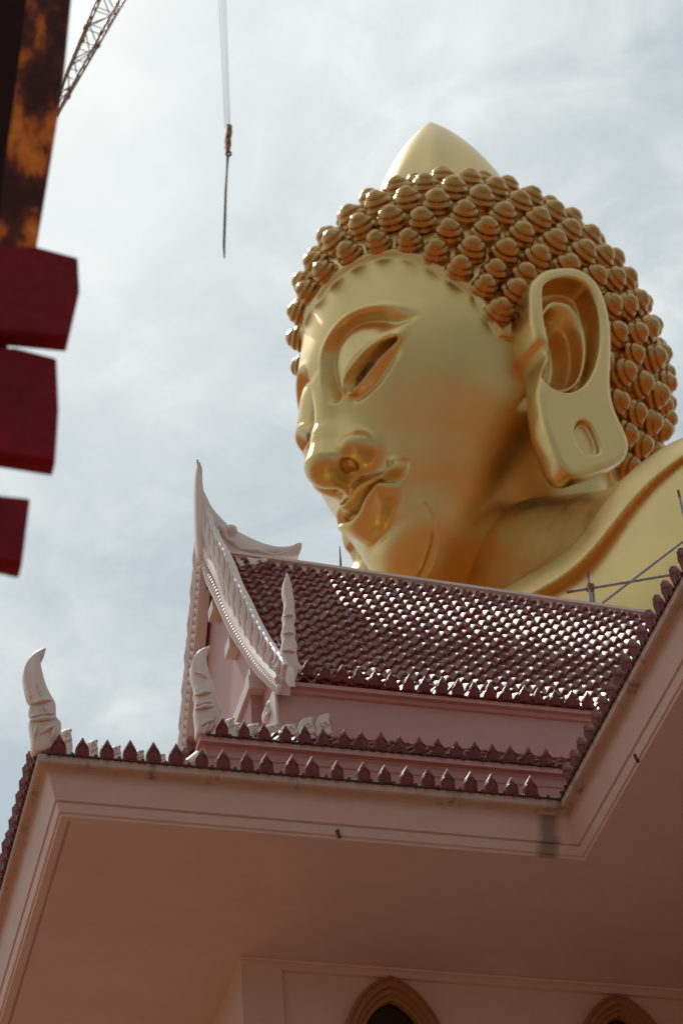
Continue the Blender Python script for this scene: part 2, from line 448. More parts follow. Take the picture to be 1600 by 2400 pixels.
# ---------------------------------------------------------------- the statue
HM=np.array([[2.946200e-01,-9.391390e-01,-1.766834e-01],[-9.555928e-01,-2.882878e-01,-6.109442e-02],[-6.440466e-03,-1.868371e-01,9.823698e-01]])
HO=np.array([25.82369,69.39249,67.31772]); HS=5.28
statue=empty('golden_statue',(HO[0]+8,HO[1],0))
tag(statue,'colossal golden seated statue whose smiling head rises behind the tiled temple roof','statue')
MH=np.eye(4); MH[:3,:3]=HM*HS; MH[:3,3]=HO; MH=Matrix(MH.tolist())
def to_world(V): return V@(HM*HS).T+HO
def hlink(name,me,mat):
    return link(name,me,mat,statue)
FINE=float(globals().get('FINE',1.0))
gx=axis([(-1.18,-.40,.022),(-.40,-.1,.012),(-.1,.75,.0068),(.75,1.18,.014)])
gy=axis([(-1.85,.0,.035),(.0,.65,.016),(.65,1.50,.0075)])
gz=axis([(-2.78,-1.5,.035),(-1.5,-1.2,.014),(-1.2,.58,.0068),(.58,1.1,.014),(1.1,2.12,.03)])
Fh=head_field(gx,gy,gz); V,Nn,Q=surface_net(Fh,gx,gy,gz); del Fh
V=relax(V,Q,3)
head=hlink('head',grid_mesh('head',to_world(V),None,Q[:,::-1]),GOLD)
EX=1.26
EAR={
 'outer':[(0.188,0.22),(0.119,0.313),(0.01,0.403),(-0.146,0.467),(-0.291,0.496),(-0.388,0.462),(-0.447,0.392),(-0.468,0.258),(-0.45,0.088),(-0.407,-0.086),(-0.335,-0.291),(-0.255,-0.495),(-0.207,-0.663),(-0.197,-0.821),(-0.219,-0.945),(-0.225,-1.034),(-0.191,-1.117),(-0.115,-1.201),(0.031,-1.285),(0.214,-1.37),(0.349,-1.432),(0.427,-1.441),(0.461,-1.392),(0.475,-1.284),(0.485,-1.125),(0.488,-1.0),(0.46,-0.856),(0.436,-0.723),(0.347,-0.549),(0.269,-0.427),(0.247,-0.37),(0.255,-0.306),(0.287,-0.247),(0.28,-0.126),(0.255,0.014)],
 'cavity':[(0.107,0.2),(0.052,0.275),(-0.05,0.342),(-0.173,0.386),(-0.281,0.386),(-0.356,0.328),(-0.371,0.193),(-0.337,0.007),(-0.251,-0.23),(-0.131,-0.443),(0.003,-0.604),(0.139,-0.698),(0.25,-0.722),(0.342,-0.69),(0.374,-0.633),(0.349,-0.562),(0.262,-0.426),(0.228,-0.313),(0.203,-0.148),(0.164,0.022)],
 'concha':[(0.161,-0.138),(0.108,-0.018),(0.046,0.051),(-0.025,0.085),(-0.094,0.071),(-0.141,0.015),(-0.155,-0.064),(-0.131,-0.204),(-0.077,-0.349),(0.002,-0.486),(0.096,-0.572),(0.201,-0.614),(0.264,-0.609),(0.282,-0.548),(0.243,-0.422),(0.208,-0.282)],
 'slot':[(0.243,-1.026),(0.168,-0.937),(0.093,-0.945),(0.066,-1.054),(0.073,-1.156),(0.118,-1.202),(0.202,-1.225),(0.245,-1.202),(0.264,-1.106)],
}
# ---- eyes: separate patches in a darker gold, set back behind the lids
EYEM=mat_gold('gold_eye',(.30,.17,.075),.32); IRISM=mat_gold('iris_bronze',(.17,.085,.04),.35)
def skin_y(x,z,off):
    y=np.full(x.shape,1.15)
    for _ in range(30): y=y-(base((x,y,z))-off)*.8
    return y
for sd in (1,-1):
    def patch(xs,zs,off,name,mat,par,ring=False):
        X_,Z_=np.meshgrid(xs,zs,indexing='ij'); Y_=skin_y(X_,Z_,off(X_,Z_))
        V=np.stack([X_*sd,Y_,Z_],-1).reshape(-1,3); n=len(zs); a=np.arange((len(xs)-1)*n).reshape(len(xs)-1,n)[:,:-1].ravel()
        Q=np.stack([a,a+1,a+1+n,a+n],1)
        if sd<0: Q=Q[:,::-1]
        me=grid_mesh(name,to_world(V),None,Q); return link(name,me,mat,par)
    e=patch(np.linspace(.235,.66,40),np.linspace(-.17,.11,30),lambda x,z:-.048+.0*x,'eye',EYEM,statue)
    # iris: concentric low rings
    a_=np.linspace(0,2*PI,49); r_=np.array([0,.022,.028,.052,.060,.070,.078]); h_=np.array([-.038,-.039,-.044,-.042,-.036,-.037,-.052])
    A_,R_=np.meshgrid(a_,r_); X_=.375+R_*np.cos(A_); Z_=-.055+R_*np.sin(A_); Y_=skin_y(X_,Z_,np.repeat(h_[:,None],49,1))
    V=np.stack([X_*sd,Y_,Z_],-1).reshape(-1,3); n=49; q=np.arange(6*n).reshape(6,n)[:,:-1].ravel(); Q=np.stack([q,q+1,q+1+n,q+n],1)
    me=grid_mesh('iris',to_world(V),None,Q); i=bpy.data.objects.new('iris',me); COL.objects.link(i); me.materials.append(IRISM); i.parent=e
# ---- crowning flame (ushnisha) and hair curls
def skin(p0,dirn,f=None,n=60):
    """walk from outside to the head surface along -dirn"""
    P=np.array(p0,float)+np.array(dirn,float)*1.0
    for i in range(n): P=P-np.array(dirn)*float(hairf(P))*.8
    return P
def hairf(P): return base(P)-.024
pr=[]
for i in range(29):
    t=i/28
    r=.50*(1-t**1.75)**.80 if t<1 else 0
    r=.62*(1-t**1.75)**.92
    pr.append((r,1.50*t))
V=[];F=[];n=64
for r,z in pr:
    for k in range(n):
        a=2*PI*k/n; rr=max(r,.004)*(1+.035*max(0,math.cos(a-PI*.5))**6)
        V.append((rr*math.cos(a),rr*math.sin(a)-.46-.22*(z/1.5)**1.5,1.62+z))
for i in range(len(pr)-1):
    for k in range(n): F.append((i*n+k,i*n+(k+1)%n,(i+1)*n+(k+1)%n,(i+1)*n+k))
u=MB(); u.add(to_world(np.array(V)),F); tag(u.build('crown_finial',GOLD,statue,60))

def curl_mesh():
    """a snail-shell curl: three coils winding up to a point; unit height about 1, radius 1"""
    m=MB(); nt_,na=30,28; V=[]
    for i in range(nt_+1):
        t=i/nt_
        for k in range(na):
            a=2*PI*k/na
            env=math.cos(t*PI/2*.97)**.52
            ph=(t*3.1+a/(2*PI))%1.0
            g=.15*(abs(math.sin(PI*ph)))**.6-.11
            r=max(env*(1.0+g),.02)
            z=1.36*t+.05*math.sin(2*PI*ph)*(1-t)-.12
            V.append((r*math.cos(a),r*math.sin(a),z))
    F=[(i*na+k,i*na+(k+1)%na,(i+1)*na+(k+1)%na,(i+1)*na+k) for i in range(nt_) for k in range(na)]
    F.append(tuple(nt_*na+k for k in range(na)))
    return V,F
CV,CF=curl_mesh()
# rows of curls follow the hairline and close in on the crown
spots=[]
def place_row(delta,gap,phase,rad_):
    psis=np.linspace(-75,255,1400); pts=[]
    for ps in psis:
        pp=ps if ps<=90 else 180-ps
        sgn=1 if ps<=90 else -1
        rho=float(hair_rho(pp))+np.degrees(delta(pp))
        if rho>178: continue
        rr=math.sin(rad(rho)); dirn=np.array([sgn*rr*math.cos(rad(pp)),math.cos(rad(rho)),rr*math.sin(rad(pp))])
        pts.append(dirn)
    if len(pts)<2: return []
    # march to the surface from the centre of the skull
    out=[]
    D_=np.array(pts); T=np.full(len(D_),.9); c0=np.array([0,0,.1])
    for it in range(25):
        Pq=c0+D_*T[:,None]; T=T-hairf(Pq.T)*.8
    Pq=c0+D_*T[:,None]
    L=np.r_[0,np.cumsum(np.linalg.norm(np.diff(Pq,axis=0),axis=1))]
    s0=gap*phase
    while s0<L[-1]:
        i=int(np.searchsorted(L,s0)); out.append(Pq[min(i,len(Pq)-1)]); s0+=gap
    return out
allp=[]; EARO=crom(EAR['outer'],3,True)
for k in range(15):
    off=.095+.196*k
    rk=.113 if k else .100
    row=place_row(lambda pp,o=off:o/1.12,.232,(k%2)*.5+.2,rk)
    for q in row:
        if q[2]<-1.55: continue
        if abs(q[0])>.5 and float(sdpoly(np.array([[q[1]]]),np.array([[q[2]]]),EARO)[0,0])<-.02: continue
        if allp and np.min(np.linalg.norm(np.array([a[0] for a in allp])-q,axis=1))<.196: continue
        allp.append((q,rk*rng.uniform(.96,1.04)))
# fill any bare patches left between the rows
D_=rng.normal(size=(5000,3)); D_/=np.linalg.norm(D_,axis=1,keepdims=True); T=np.full(len(D_),.9); c0=np.array([0,-.3,.4])
for it in range(25):
    Pq=c0+D_*T[:,None]; T=T-hairf(Pq.T)*.8
Pq=c0+D_*T[:,None]; hmq=hair_mask((np.abs(Pq[:,0]),Pq[:,1],Pq[:,2]))
for q,hq in zip(Pq,hmq):
    if hq<.09 or q[2]<-1.55: continue
    if abs(q[0])>.5 and float(sdpoly(np.array([[q[1]]]),np.array([[q[2]]]),EARO)[0,0])<-.02: continue
    if np.min(np.linalg.norm(np.array([a[0] for a in allp])-q,axis=1))<.178: continue
    allp.append((q,.104*rng.uniform(.95,1.03)))
def gradn(P,e=1e-3):
    return np.array([float(hairf(P+np.eye(3)[i]*e)-hairf(P-np.eye(3)[i]*e)) for i in range(3)])
camh=(CAMP-HO)@HM/HS
vis=[]
for q,r_ in allp:
    nn=gradn(q); nn/=np.linalg.norm(nn)
    vd=camh-q; vd/=np.linalg.norm(vd)
    f=float(nn@vd)
    if f<-.45: continue
    # behind the crown finial or under the ear: still built, only ranked lower
    vis.append((f,q,nn,r_))
vis.sort(key=lambda a:-a[0])
me_c=None; rest=MB()
for i,(f,q,nn,r_) in enumerate(vis):
    ax=nn/np.linalg.norm(nn)+np.array([0,0,.10]); ax/=np.linalg.norm(ax)
    w=HM@ax; z=Vector(w).normalized(); x=z.orthogonal().normalized(); 
    x=(Matrix.Rotation(rng.uniform(0,2*PI),3,z)@x); y=z.cross(x)
    M=Matrix((x,y,z)).transposed().to_4x4(); loc=Vector(HO+(HM@q)*HS)
    s=r_*HS; S=Matrix.Diagonal((s,s,s,1)); T=Matrix.Translation(loc)@M@S
    if i<100:
        if me_c is None:
            mm=MB(); mm.add(CV,CF); me_c=mm.build('hair_curl',GOLD_CURL,None,180,mesh_only=True)
        o=bpy.data.objects.new('hair_curl',me_c); COL.objects.link(o); o.parent=statue
        o.matrix_local=Matrix.Translation(-Vector(statue.location))@T
    else:
        rest.add([T@Vector(v) for v in CV],CF)
if rest.v:
    tag(rest.build('hair_curls',GOLD_CURL,statue,180),'further snail-shell curls covering the rest of the head',kind='stuff')
print('curls',len(vis))

# ---- ears: outlines on the flat of the ear (y forward, z up), a carved relief 
def ear_part(side):
    E_=EAR
    gy=np.arange(-.84,.58,.0085,dtype=np.float32); gz=np.arange(-1.53,.62,.0085,dtype=np.float32); gx=np.arange(.70,1.34,.0125,dtype=np.float32)
    Yg,Zg=np.meshgrid(gy,gz,indexing='ij')
    o=sdpoly(Yg,Zg,crom(E_['outer'],4,True)); cav=sdpoly(Yg,Zg,crom(E_['cavity'],4,True)); con=sdpoly(Yg,Zg,crom(E_['concha'],4,True)); sl=sdpoly(Yg,Zg,crom(E_['slot'],4,True))
    kk=np.exp(-.5*(np.arange(-12,13)/6.)**2); kk/=kk.sum(); o0=o
    for ax_ in (0,1): o=sum(w_*np.roll(o,s_,ax_) for w_,s_ in zip(kk,range(-12,13)))
    o=o*sst(-.55,-.8,Zg)+o0*(1-sst(-.55,-.8,Zg))
    def f3(A): return A[None,:,:]
    Xg=gx[:,None,None]
    top=EX+0*Yg
    hgt=top-.0
    # face relief
    rel=-.170*sst(.0,-.040,cav)
    ring=np.clip(-cav,0,1)
    tt=ring/(ring+np.clip(con,0,1)+1e-4)
    rel+=.105*np.sin(PI*np.clip((tt-.30)/.72,0,1))**1.4*(con>0)*(cav<0)*sst(.0,.05,ring+np.clip(con,0,1))
    rel-=.130*sst(.005,-.080,con)*(cav<0)
    rel-=.045*sst(.006,-.014,sl)
    t=top+rel
    a=Xg-f3(t)                                # above the carved face
    body=smax(f3(o),a,.045)
    back=f3(top)-.30-.22*f3(sst(-.75,-.2,Zg))-Xg
    body=smax(body,back,.26)
    V,N_,Q=surface_net(body.astype(np.float32),gx,gy,gz)
    V=relax(V,Q,2); V[:,1]-=.045
    if side<0: V=V*[-1,1,1]; Q=Q[:,::-1]
    return V,Q
for sd in (1,-1):
    V,Q=ear_part(sd)
    hlink('ear',grid_mesh('ear',to_world(V),None,Q[:,::-1]),GOLD_EAR)
# ---- neck, shoulders, arm and robe (body frame: x = its left, y = forward, z = up, head units)
BM_=np.array([[.29377,-.95588,0],[-.95588,-.29377,0],[0,0,1.]])
def body_world(V): return V@(BM_*HS).T+HO
gx=axis([(-3.3,-.2,.09),(-.2,3.6,.035)]); gy=axis([(-1.9,1.2,.035),(1.2,5.2,.12)]); gz=axis([(-9.5,-3.4,.13),(-3.4,-.7,.03)])
X,Y,Z=np.meshgrid(gx,gy,gz,indexing='ij',sparse=True); AX=np.abs(X); p=(AX,Y,Z)
bd=ell(p,(0,-.35,-4.6),(1.75,1.0,2.6))
bd=smin(bd,cone(p,(0,-.42,-2.60),(1.75,-.42,-2.50),.70,.66),.5)
bd=smin(bd,cone(p,(0,-.42,-1.35),(1.5,-.28,-2.12),.63,.38),.45)
bd=smin(bd,ell(p,(.80,.30,-3.3),(.85,.62,.95)),.4)
bd=smin(bd,cone(p,(2.45,-.62,-2.86),(.90,-.22,-3.12),.86,.86),.2)
arm=cone(p,(2.05,-.45,-2.50),(2.55,-.2,-5.4),.68,.50)
bd=smin(bd,arm,.35)
bd=smin(bd,cone(p,(2.55,-.2,-5.4),(1.2,2.2,-6.8),.5,.38),.3)
bd=smin(bd,ell(p,(0,1.2,-7.6),(3.6,2.6,1.1)),.5)
# three rings in the neck
torso_v=bd
V,N_,Q=surface_net(bd.astype(np.float32),gx,gy,gz); V=relax(V,Q,2)
hlink('torso',grid_mesh('torso',body_world(V),None,Q[:,::-1]),GOLD)
# the folded shoulder cloth: a raised shell over the left shoulder and down the chest
gx2=axis([(.2,3.1,.017)]); gy2=axis([(-1.5,1.2,.020)]); gz2=axis([(-3.6,-1.5,.017)])
X,Y,Z=np.meshgrid(gx2,gy2,gz2,indexing='ij',sparse=True); p=(X,Y,Z)
b2=ell(p,(0,-.35,-4.6),(1.75,1.0,2.6))
b2=smin(b2,cone(p,(0,-.42,-2.60),(1.75,-.42,-2.50),.70,.66),.5)
b2=smin(b2,cone(p,(0,-.42,-1.35),(1.5,-.28,-2.12),.63,.38),.45)
b2=smin(b2,ell(p,(.80,.30,-3.3),(.85,.62,.95)),.4)
b2=smin(b2,cone(p,(2.05,-.45,-2.50),(2.55,-.2,-5.4),.68,.50),.35)
b2=smin(b2,cone(p,(2.45,-.62,-2.86),(.90,-.22,-3.12),.86,.86),.2)
pl=.444*X-.896*Z
sh=np.maximum(b2-.058,-(b2+.05)); sh=smax(sh,pl-3.11,.004); sh=smax(sh,2.74-pl,.08); sh=np.maximum(sh,-3.5-Z)
V,N_,Q=surface_net(sh.astype(np.float32),gx2,gy2,gz2); V=relax(V,Q,1)
hlink('robe_sash',grid_mesh('robe_sash',body_world(V),None,Q[:,::-1]),GOLD)
# ---------------------------------------------------------------- temple with tiered roofs
def glaze(name,c1,c2,rough,coat=.25):
    m,nt,b=newmat(name); P=objco(nt)
    c=mix(nt,ramp(nt,noise(nt,7,5,.6,P),[(.35,0),(.7,1)]),c1,c2)
    c=mix(nt,ramp(nt,noise(nt,26,4,.6,P),[(.55,0),(.75,.35)]),c,(.14,.09,.08))
    nt.links.new(c,b.inputs['Base Color']); b.inputs['Roughness'].default_value=rough
    nt.links.new(ramp(nt,noise(nt,4,5,.65,P),[(.3,rough*.7),(.75,rough*1.9)]),b.inputs['Roughness'])
    b.inputs['Coat Weight'].default_value=coat; b.inputs['Specular IOR Level'].default_value=.5 if coat else .32; b.inputs['Coat Roughness'].default_value=.22; b.inputs['Coat IOR'].default_value=1.6
    bump(nt,b,noise(nt,30,3,.5,P),.18,.01); return m
TILE=glaze('glazed_tile',(.17,.026,.018),(.24,.05,.035),.42,.10)
ANTE=glaze('glazed_leaf',(.14,.017,.012),(.20,.030,.020),.34,.0)
GUTTER=glaze('dark_gutter',(.03,.018,.018),(.07,.03,.028),.5)
FRAME_M=mat_plaster('ochre_frame',(.34,.17,.08),.15,.5)
m_,nt_,b_=newmat('dark_glass'); b_.inputs['Base Color'].default_value=(.01,.01,.012,1); b_.inputs['Roughness'].default_value=.15; GLASS=m_
SOFFIT=mat_plaster('soffit_plaster',(.62,.53,.54),.10,.7)

XA,YA,ZA=3.18,21.19,16.60; XR=8.53
temple=empty('temple',(8,24,0))
tag(temple,'pink plastered temple with white gable trim and glazed maroon roof tiers','temple')
PROF=[(.02,.02),(0,0),(0,-.075),(.018,-.088),(.085,-.094),(.108,-.112),(.118,-.135),(.128,-.16),(.205,-.372),(.232,-.374),(.236,-.392),(.222,-.396),(.250,-.478),(.272,-.482),(.276,-.512),(.29,-.514)]
def sweep_profile(prof,z,path): 
    m=MB(); m.sweep([(a,z+b) for a,b in prof],path); return m
path1=[((XR,6.0),(1,0)),((XR,YA),(1,1)),((XA,YA),(1,1)),((XA,44.0),(1,0))]
LIPP=PROF[:6]; FAS=PROF[5:]
sweep_profile(LIPP,ZA,path1).build('eave_lip',LIP,temple)
PLC=PLASTER.copy(); PLC.name='cornice_plaster'; nt=PLC.node_tree; b=nt.nodes['Principled BSDF']
src=b.inputs['Base Color'].links[0].from_socket; P=objco(nt); sx=nt.nodes.new('ShaderNodeSeparateXYZ'); nt.links.new(P,sx.inputs[0])
def mnode(op,a,b_):
    q=nt.nodes.new('ShaderNodeMath'); q.operation=op
    for k,v in enumerate((a,b_)):
        if hasattr(v,'is_output'): nt.links.new(v,q.inputs[k])
        else: q.inputs[k].default_value=v
    return q.outputs[0]
wob=mnode('MULTIPLY',mnode('SUBTRACT',noise(nt,6,3,.6,P),.5),.10)
dx=mnode('ABSOLUTE',mnode('SUBTRACT',mnode('ADD',sx.outputs[0],wob),8.42),0)
streak=ramp(nt,dx,[(.05,1),(.14,0)])
streak=mnode('MULTIPLY',streak,mnode('LESS_THAN',sx.outputs[1],21.52)); streak=mnode('MULTIPLY',streak,.62)
# browner towards the top of the cornice, with an uneven lower edge
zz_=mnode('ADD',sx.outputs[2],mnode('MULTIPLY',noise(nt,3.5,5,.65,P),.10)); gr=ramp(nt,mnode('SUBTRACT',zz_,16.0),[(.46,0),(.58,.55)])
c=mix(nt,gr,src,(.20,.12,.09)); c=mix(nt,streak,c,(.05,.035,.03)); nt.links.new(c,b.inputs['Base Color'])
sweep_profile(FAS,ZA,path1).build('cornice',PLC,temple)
for (x_,y_,ax_,v_) in ((793,1952,1,YA+.26),(1489,1775,0,XR+.25)):
    q=on(x_,y_,ax_,v_); mm=MB(); mm.tube([tuple(q+np.array((0,0,.05))),tuple(q+np.array((-.02,-.03,.0))),tuple(q+np.array((.01,-.01,-.07)))],[.012,.02,.014],7); mm.build('bracket_stub',GUTTER,temple,60)
# soffit as one sheet with the L outline
SZ=ZA-.512
m=MB(); m.add([(XR+.285,6,SZ),(16,6,SZ),(16,YA+.285,SZ),(XR+.285,YA+.285,SZ)],[(0,1,2,3)]); m.add([(XA+.285,YA+.285,SZ),(XR+.285,YA+.285,SZ),(16,YA+.285,SZ),(16,44,SZ),(XA+.285,44,SZ)],[(0,1,2,3,4)])
m.build('soffit',SOFFIT,temple)
a=on(163,1925,2,SZ-.003); b=on(22,2400,2,SZ-.003); b=a+(b-a)*2.2
m=MB(); w_=np.array((.013,0,0)); m.add([tuple(a-w_),tuple(a+w_),tuple(b+w_),tuple(b-w_)],[(0,1,2,3)]); m.build('soffit_joint',mat_plaster('joint_line',(.38,.29,.27),.1),temple)
# walls under the soffit: pilaster at the corner, sunken panel, frieze
WX,WY=5.75,23.82
m=MB(); PX=on(662,2300,1,WY)[0]
m.box((WX,WY,0),(PX,WY+.4,SZ)); m.box((PX,WY,SZ-.11),(16,WY+.4,SZ)); m.box((PX,WY+.05,0),(16,WY+.4,SZ-.11))
m.box((WX+.001,WY+.4,0),(WX+.4,44,SZ))
m.box((11.1,6,0),(11.5,WY,SZ))
m.build('wall',PLASTER,temple)
# cove between the wall and the soffit, thin shadow bead
m=MB(); m.tube([(WX-.01,WY-.012,SZ-.01),(16,WY-.012,SZ-.01)],.02,8); m.build('bead',PLASTER,temple)
def arch_pts(cx,zt,w,n=10):
    """pointed arch: apex zt, half width w, from left foot over the apex to right foot"""
    L=[]
    for i in range(n+1):
        t=i/n; L.append((cx-w*math.sin(t*PI/2)**.88, zt-1.15*w*(1-math.cos(t*PI/2))-.72*w*t))
    L=[(x,z) for x,z in L]; foot=(cx-w,zt-4.2)
    left=[foot]+L[::-1]
    right=[(2*cx-x,z) for x,z in L[1:]]+[(cx+w,zt-4.2)]
    return left+right
for (ax,ay),(ix,iy) in (((915,2290),(913,2347)),((1447,2332),(1444,2384))):
    a=on(ax,ay,1,WY-.02); i=on(ix,iy,1,WY); cx=(a[0]+i[0])/2
    wo,wi=.62,.36+.02
    wf=MB()
    O=arch_pts(cx,a[2],wo); I=arch_pts(cx,i[2],wi)
    M2=[((o[0]*.5+q[0]*.5),(o[1]*.5+q[1]*.5)) for o,q in zip(O,I)]
    M1=[((o[0]*.82+q[0]*.18),(o[1]*.82+q[1]*.18)) for o,q in zip(O,I)]
    M3=[((o[0]*.25+q[0]*.75),(o[1]*.25+q[1]*.75)) for o,q in zip(O,I)]
    L_=[(O,WY+.05),(O,WY-.06),(M1,WY-.10),(M1,WY-.07),(M2,WY-.085),(M2,WY-.045),(M3,WY-.055),(M3,WY-.02),(I,WY-.03),(I,WY+.10)]
    n_=len(O); V=[(x,y,z) for pts,y in L_ for x,z in pts]
    F=[(r*n_+k,r*n_+k+1,(r+1)*n_+k+1,(r+1)*n_+k) for r in range(len(L_)-1) for k in range(n_-1)]
    wf.add(V,F); fo=wf.build('window_frame',FRAME_M,temple)
    pn=MB(); pn.add([(x,WY+.045,z) for x,z in I],[tuple(range(n_))]); po=link('pane',pn.build('pane',GLASS,None,mesh_only=True),None,None)
    po.parent=fo; po.matrix_parent_inverse=fo.matrix_world.inverted() if False else Matrix.Identity(4)

# lower roof
def slope_sheet(name,rows,mat):
    m=MB(); m.add([p for r in rows for p in r],[(i*len(rows[0])+k,i*len(rows[0])+k+1,(i+1)*len(rows[0])+k+1,(i+1)*len(rows[0])+k) for i in range(len(rows)-1) for k in range(len(rows[0])-1)])
    return m.build(name,mat,temple)
XT2,YT2,ZT2=5.27,23.28,18.52
Y3,X3=24.35,6.45
s1=.58
slope_sheet('lower_roof',[[(XR+.02,YA+.03,ZA-.01),(XA+.02,YA+.03,ZA-.01),(XA+.02,44,ZA-.01)],[(XR+2.6,YA+2.6,ZA+2.57*s1),(XA+2.6,YA+2.6,ZA+2.57*s1),(XA+2.6,44,ZA+2.57*s1)]],TILE)
slope_sheet('wing_roof',[[(XR+.02,6,ZA-.01),(XR+.02,YA+.03,ZA-.01)],[(XR+3,6,ZA+2.95*s1),(XR+3,YA+3,ZA+2.95*s1)]],TILE)
path2=[((15,YT2),(0,1)),((XT2,YT2),(1,1)),((XT2,44),(1,0))]
P2=[(.02,.01),(0,0),(0,-.07),(.05,-.085),(.075,-.12),(.085,-.20),(.10,-.215),(.12,-.36),(.13,-.37),(.135,-1.1)]
sweep_profile(P2,ZT2,path2).build('tier_fascia',PLASTER_FASCIA,temple)

def tiled(name,xs0,xs1,prof,du=.187,dv=.265,mat=TILE,hu=.056,nu=8,nv=5):
    """barrel-and-pan tiles: prof is the (y,z) section from eave to ridge"""
    P=crom(prof,10); L=np.r_[0,np.cumsum(np.linalg.norm(np.diff(P,axis=0),axis=1))]
    nr=round(L[-1]/dv); rows=[]; H=[]
    for r in range(nr):
        for k,(t,h) in enumerate(((0.0,-.004),(.02,.030),(.10,.038),(.5,.020),(.97,.002))):
            rows.append((r+t)/nr*L[-1]); H.append(h)
    rows.append(L[-1]); H.append(0)
    yy=np.interp(rows,L,P[:,0]); zz=np.interp(rows,L,P[:,1])
    ty=np.gradient(np.interp(np.linspace(0,L[-1],200),L,P[:,0])); tz=np.gradient(np.interp(np.linspace(0,L[-1],200),L,P[:,1]))
    ln=np.hypot(ty,tz); ny=-tz/ln; nz=ty/ln
    Ny=np.interp(rows,np.linspace(0,L[-1],200),ny); Nz=np.interp(rows,np.linspace(0,L[-1],200),nz)
    nc=int((xs1-xs0)/du); us=np.linspace(0,nc,nc*nu+1)
    f=us%1
    bar=np.where(f<.56,np.sin(PI*np.clip(f/.56,0,1))**.7,-.28*np.sin(PI*np.clip((f-.56)/.44,0,1)))
    sag=.10
    V=[]
    colr=rng.normal(0,.004,(nr+1,nc+2)); tlt=rng.normal(0,.012,(nr+1,nc+2))
    for j in range(len(rows)):
        r=min(int(j//5),nr)
        ci=np.minimum(us.astype(int),nc); jit=colr[r][ci]+tlt[r][ci]*((j%5)/4-.5)*.8
        h=bar*hu+H[j]*(.75+.75*np.clip(bar,0,1))+jit
        V.append(np.stack([xs0+us*du,yy[j]+Ny[j]*h,zz[j]+Nz[j]*h-(.045*(xs0+us*du-7.8) if name=='main_roof' else 0)*j/len(rows)],1))
    V=np.concatenate(V); n=len(us); R_=len(rows)
    a=np.arange((R_-1)*n).reshape(R_-1,n)[:,:-1].ravel()
    Q=np.stack([a,a+1,a+1+n,a+n],1)
    me=grid_mesh(name,V,None,Q); me.set_sharp_from_angle(angle=rad(42))
    return link(name,me,mat,temple)
ROOF3=[(24.26,20.14),(24.62,20.42),(25.0,20.86),(25.55,21.62),(26.2,22.62),(26.9,23.64),(27.64,24.66)]
tiled('main_roof',6.52,14.3,ROOF3)
YR=27.80
slope_sheet('far_slope',[[(6.52,2*YR-y,z),(14.3,2*YR-y,z)] for y,z in ROOF3],TILE)
tiled('skirt_roof',6.0,14.0,[(YT2+.02,ZT2-.01),(YT2+.55,ZT2+.44),(Y3+.02,ZT2+.88)],hu=.03)
# wall of the upper tier with its mouldings
P3=[(.0,0),(-.10,.0),(-.10,-.055),(-.05,-.07),(-.03,-.11),(0,-.125),(0,-.50),(-.02,-.51),(-.02,-.60),(-.05,-.61),(-.05,-.70),(-.02,-.71),(-.02,-.95)]
m=MB(); m.sweep([(a,20.12+b) for a,b in P3],[((15,Y3),(0,1)),((X3,Y3),(0,1))]); 
m.build('upper_fascia',PLASTER_FASCIA,temple)
m=MB(); m.box((X3-.03,Y3-.02,19.0),(X3,Y3+.5,20.1)); m.build('corner_post',WHITE,temple)
# ridge cap
m=MB()
pr_=[(-.11,-.04),(-.11,.05),(-.09,.06),(-.09,.10),(-.14,.12),(-.14,.165),(.15,.165),(.15,-.1)]
V=[(x,YR+a-.08,24.61-.045*(x-7.8)+b) for x in (6.6,14.4) for a,b in pr_]; k_=len(pr_)
m.add(V,[(i,(i+1)%k_,k_+(i+1)%k_,k_+i) for i in range(k_)]+[tuple(range(k_)),tuple(range(2*k_-1,k_-1,-1))]); m.build('ridge_cap',WHITE,temple)

# ---- leaf-shaped eave tiles
def leaf_mesh(w=.145,h=.240):
    m=MB(); prof=[(-.50,-.02),(-.50,.36),(-.46,.50),(-.34,.66),(-.24,.74),(-.12,.88),(0,1.0)]
    out=[(x*w,z*h) for x,z in prof]+[(-x*w,z*h) for x,z in prof[:-1][::-1]]
    n=len(out); V=[(x,0,z) for x,z in out]+[(x*.86,-.022,z*.94+.006) for x,z in out]+[(x*.52,-.036,z*.80+.012) for x,z in out]+[(x,.03,z) for x,z in out]
    F=[]
    for a,b in ((3,0),(0,1),(1,2)):
        for k in range(n): F.append((a*n+k,a*n+(k+1)%n,b*n+(k+1)%n,b*n+k))
    # keeled front: two facets meeting on a ridge
    V.append((0,-.060,.30*h)); V.append((0,-.052,.80*h)); V.append((0,-.050,.03*h)); c=len(V)-3
    r=[2*n+k for k in range(n)]; top=2*n+6
    F.append((r[0],r[1],c,c+2)); F.append((r[1],r[2],c)); F.append((r[2],r[3],c+1,c)); F.append((r[3],r[4],c+1)); F.append((r[4],r[5],c+1)); F.append((r[5],r[6],c+1))
    F.append((r[12],c+2,c,r[11])); F.append((r[11],c,r[10])); F.append((r[10],c,c+1,r[9])); F.append((r[9],c+1,r[8])); F.append((r[8],c+1,r[7])); F.append((r[7],c+1,r[6])); F.append((r[0],c+2,r[12]))
    F.append(tuple(3*n+k for k in range(n-1,-1,-1)))
    m.add(V,F)
    # little side spurs and scroll veins
    for s in (-1,1):
        m.tube([(s*w*.46,-.014,h*.40),(s*w*.30,-.036,h*.50),(s*w*.06,-.052,h*.60)],[.003,.006,.003],6)
        m.tube([(s*w*.62,-.004,-.01),(s*w*.56,-.012,.018),(s*w*.50,-.016,.02)],[.016,.012,.006],6)
    return m.build('eave_leaf',ANTE,None,30,mesh_only=True)
LEAF=leaf_mesh()
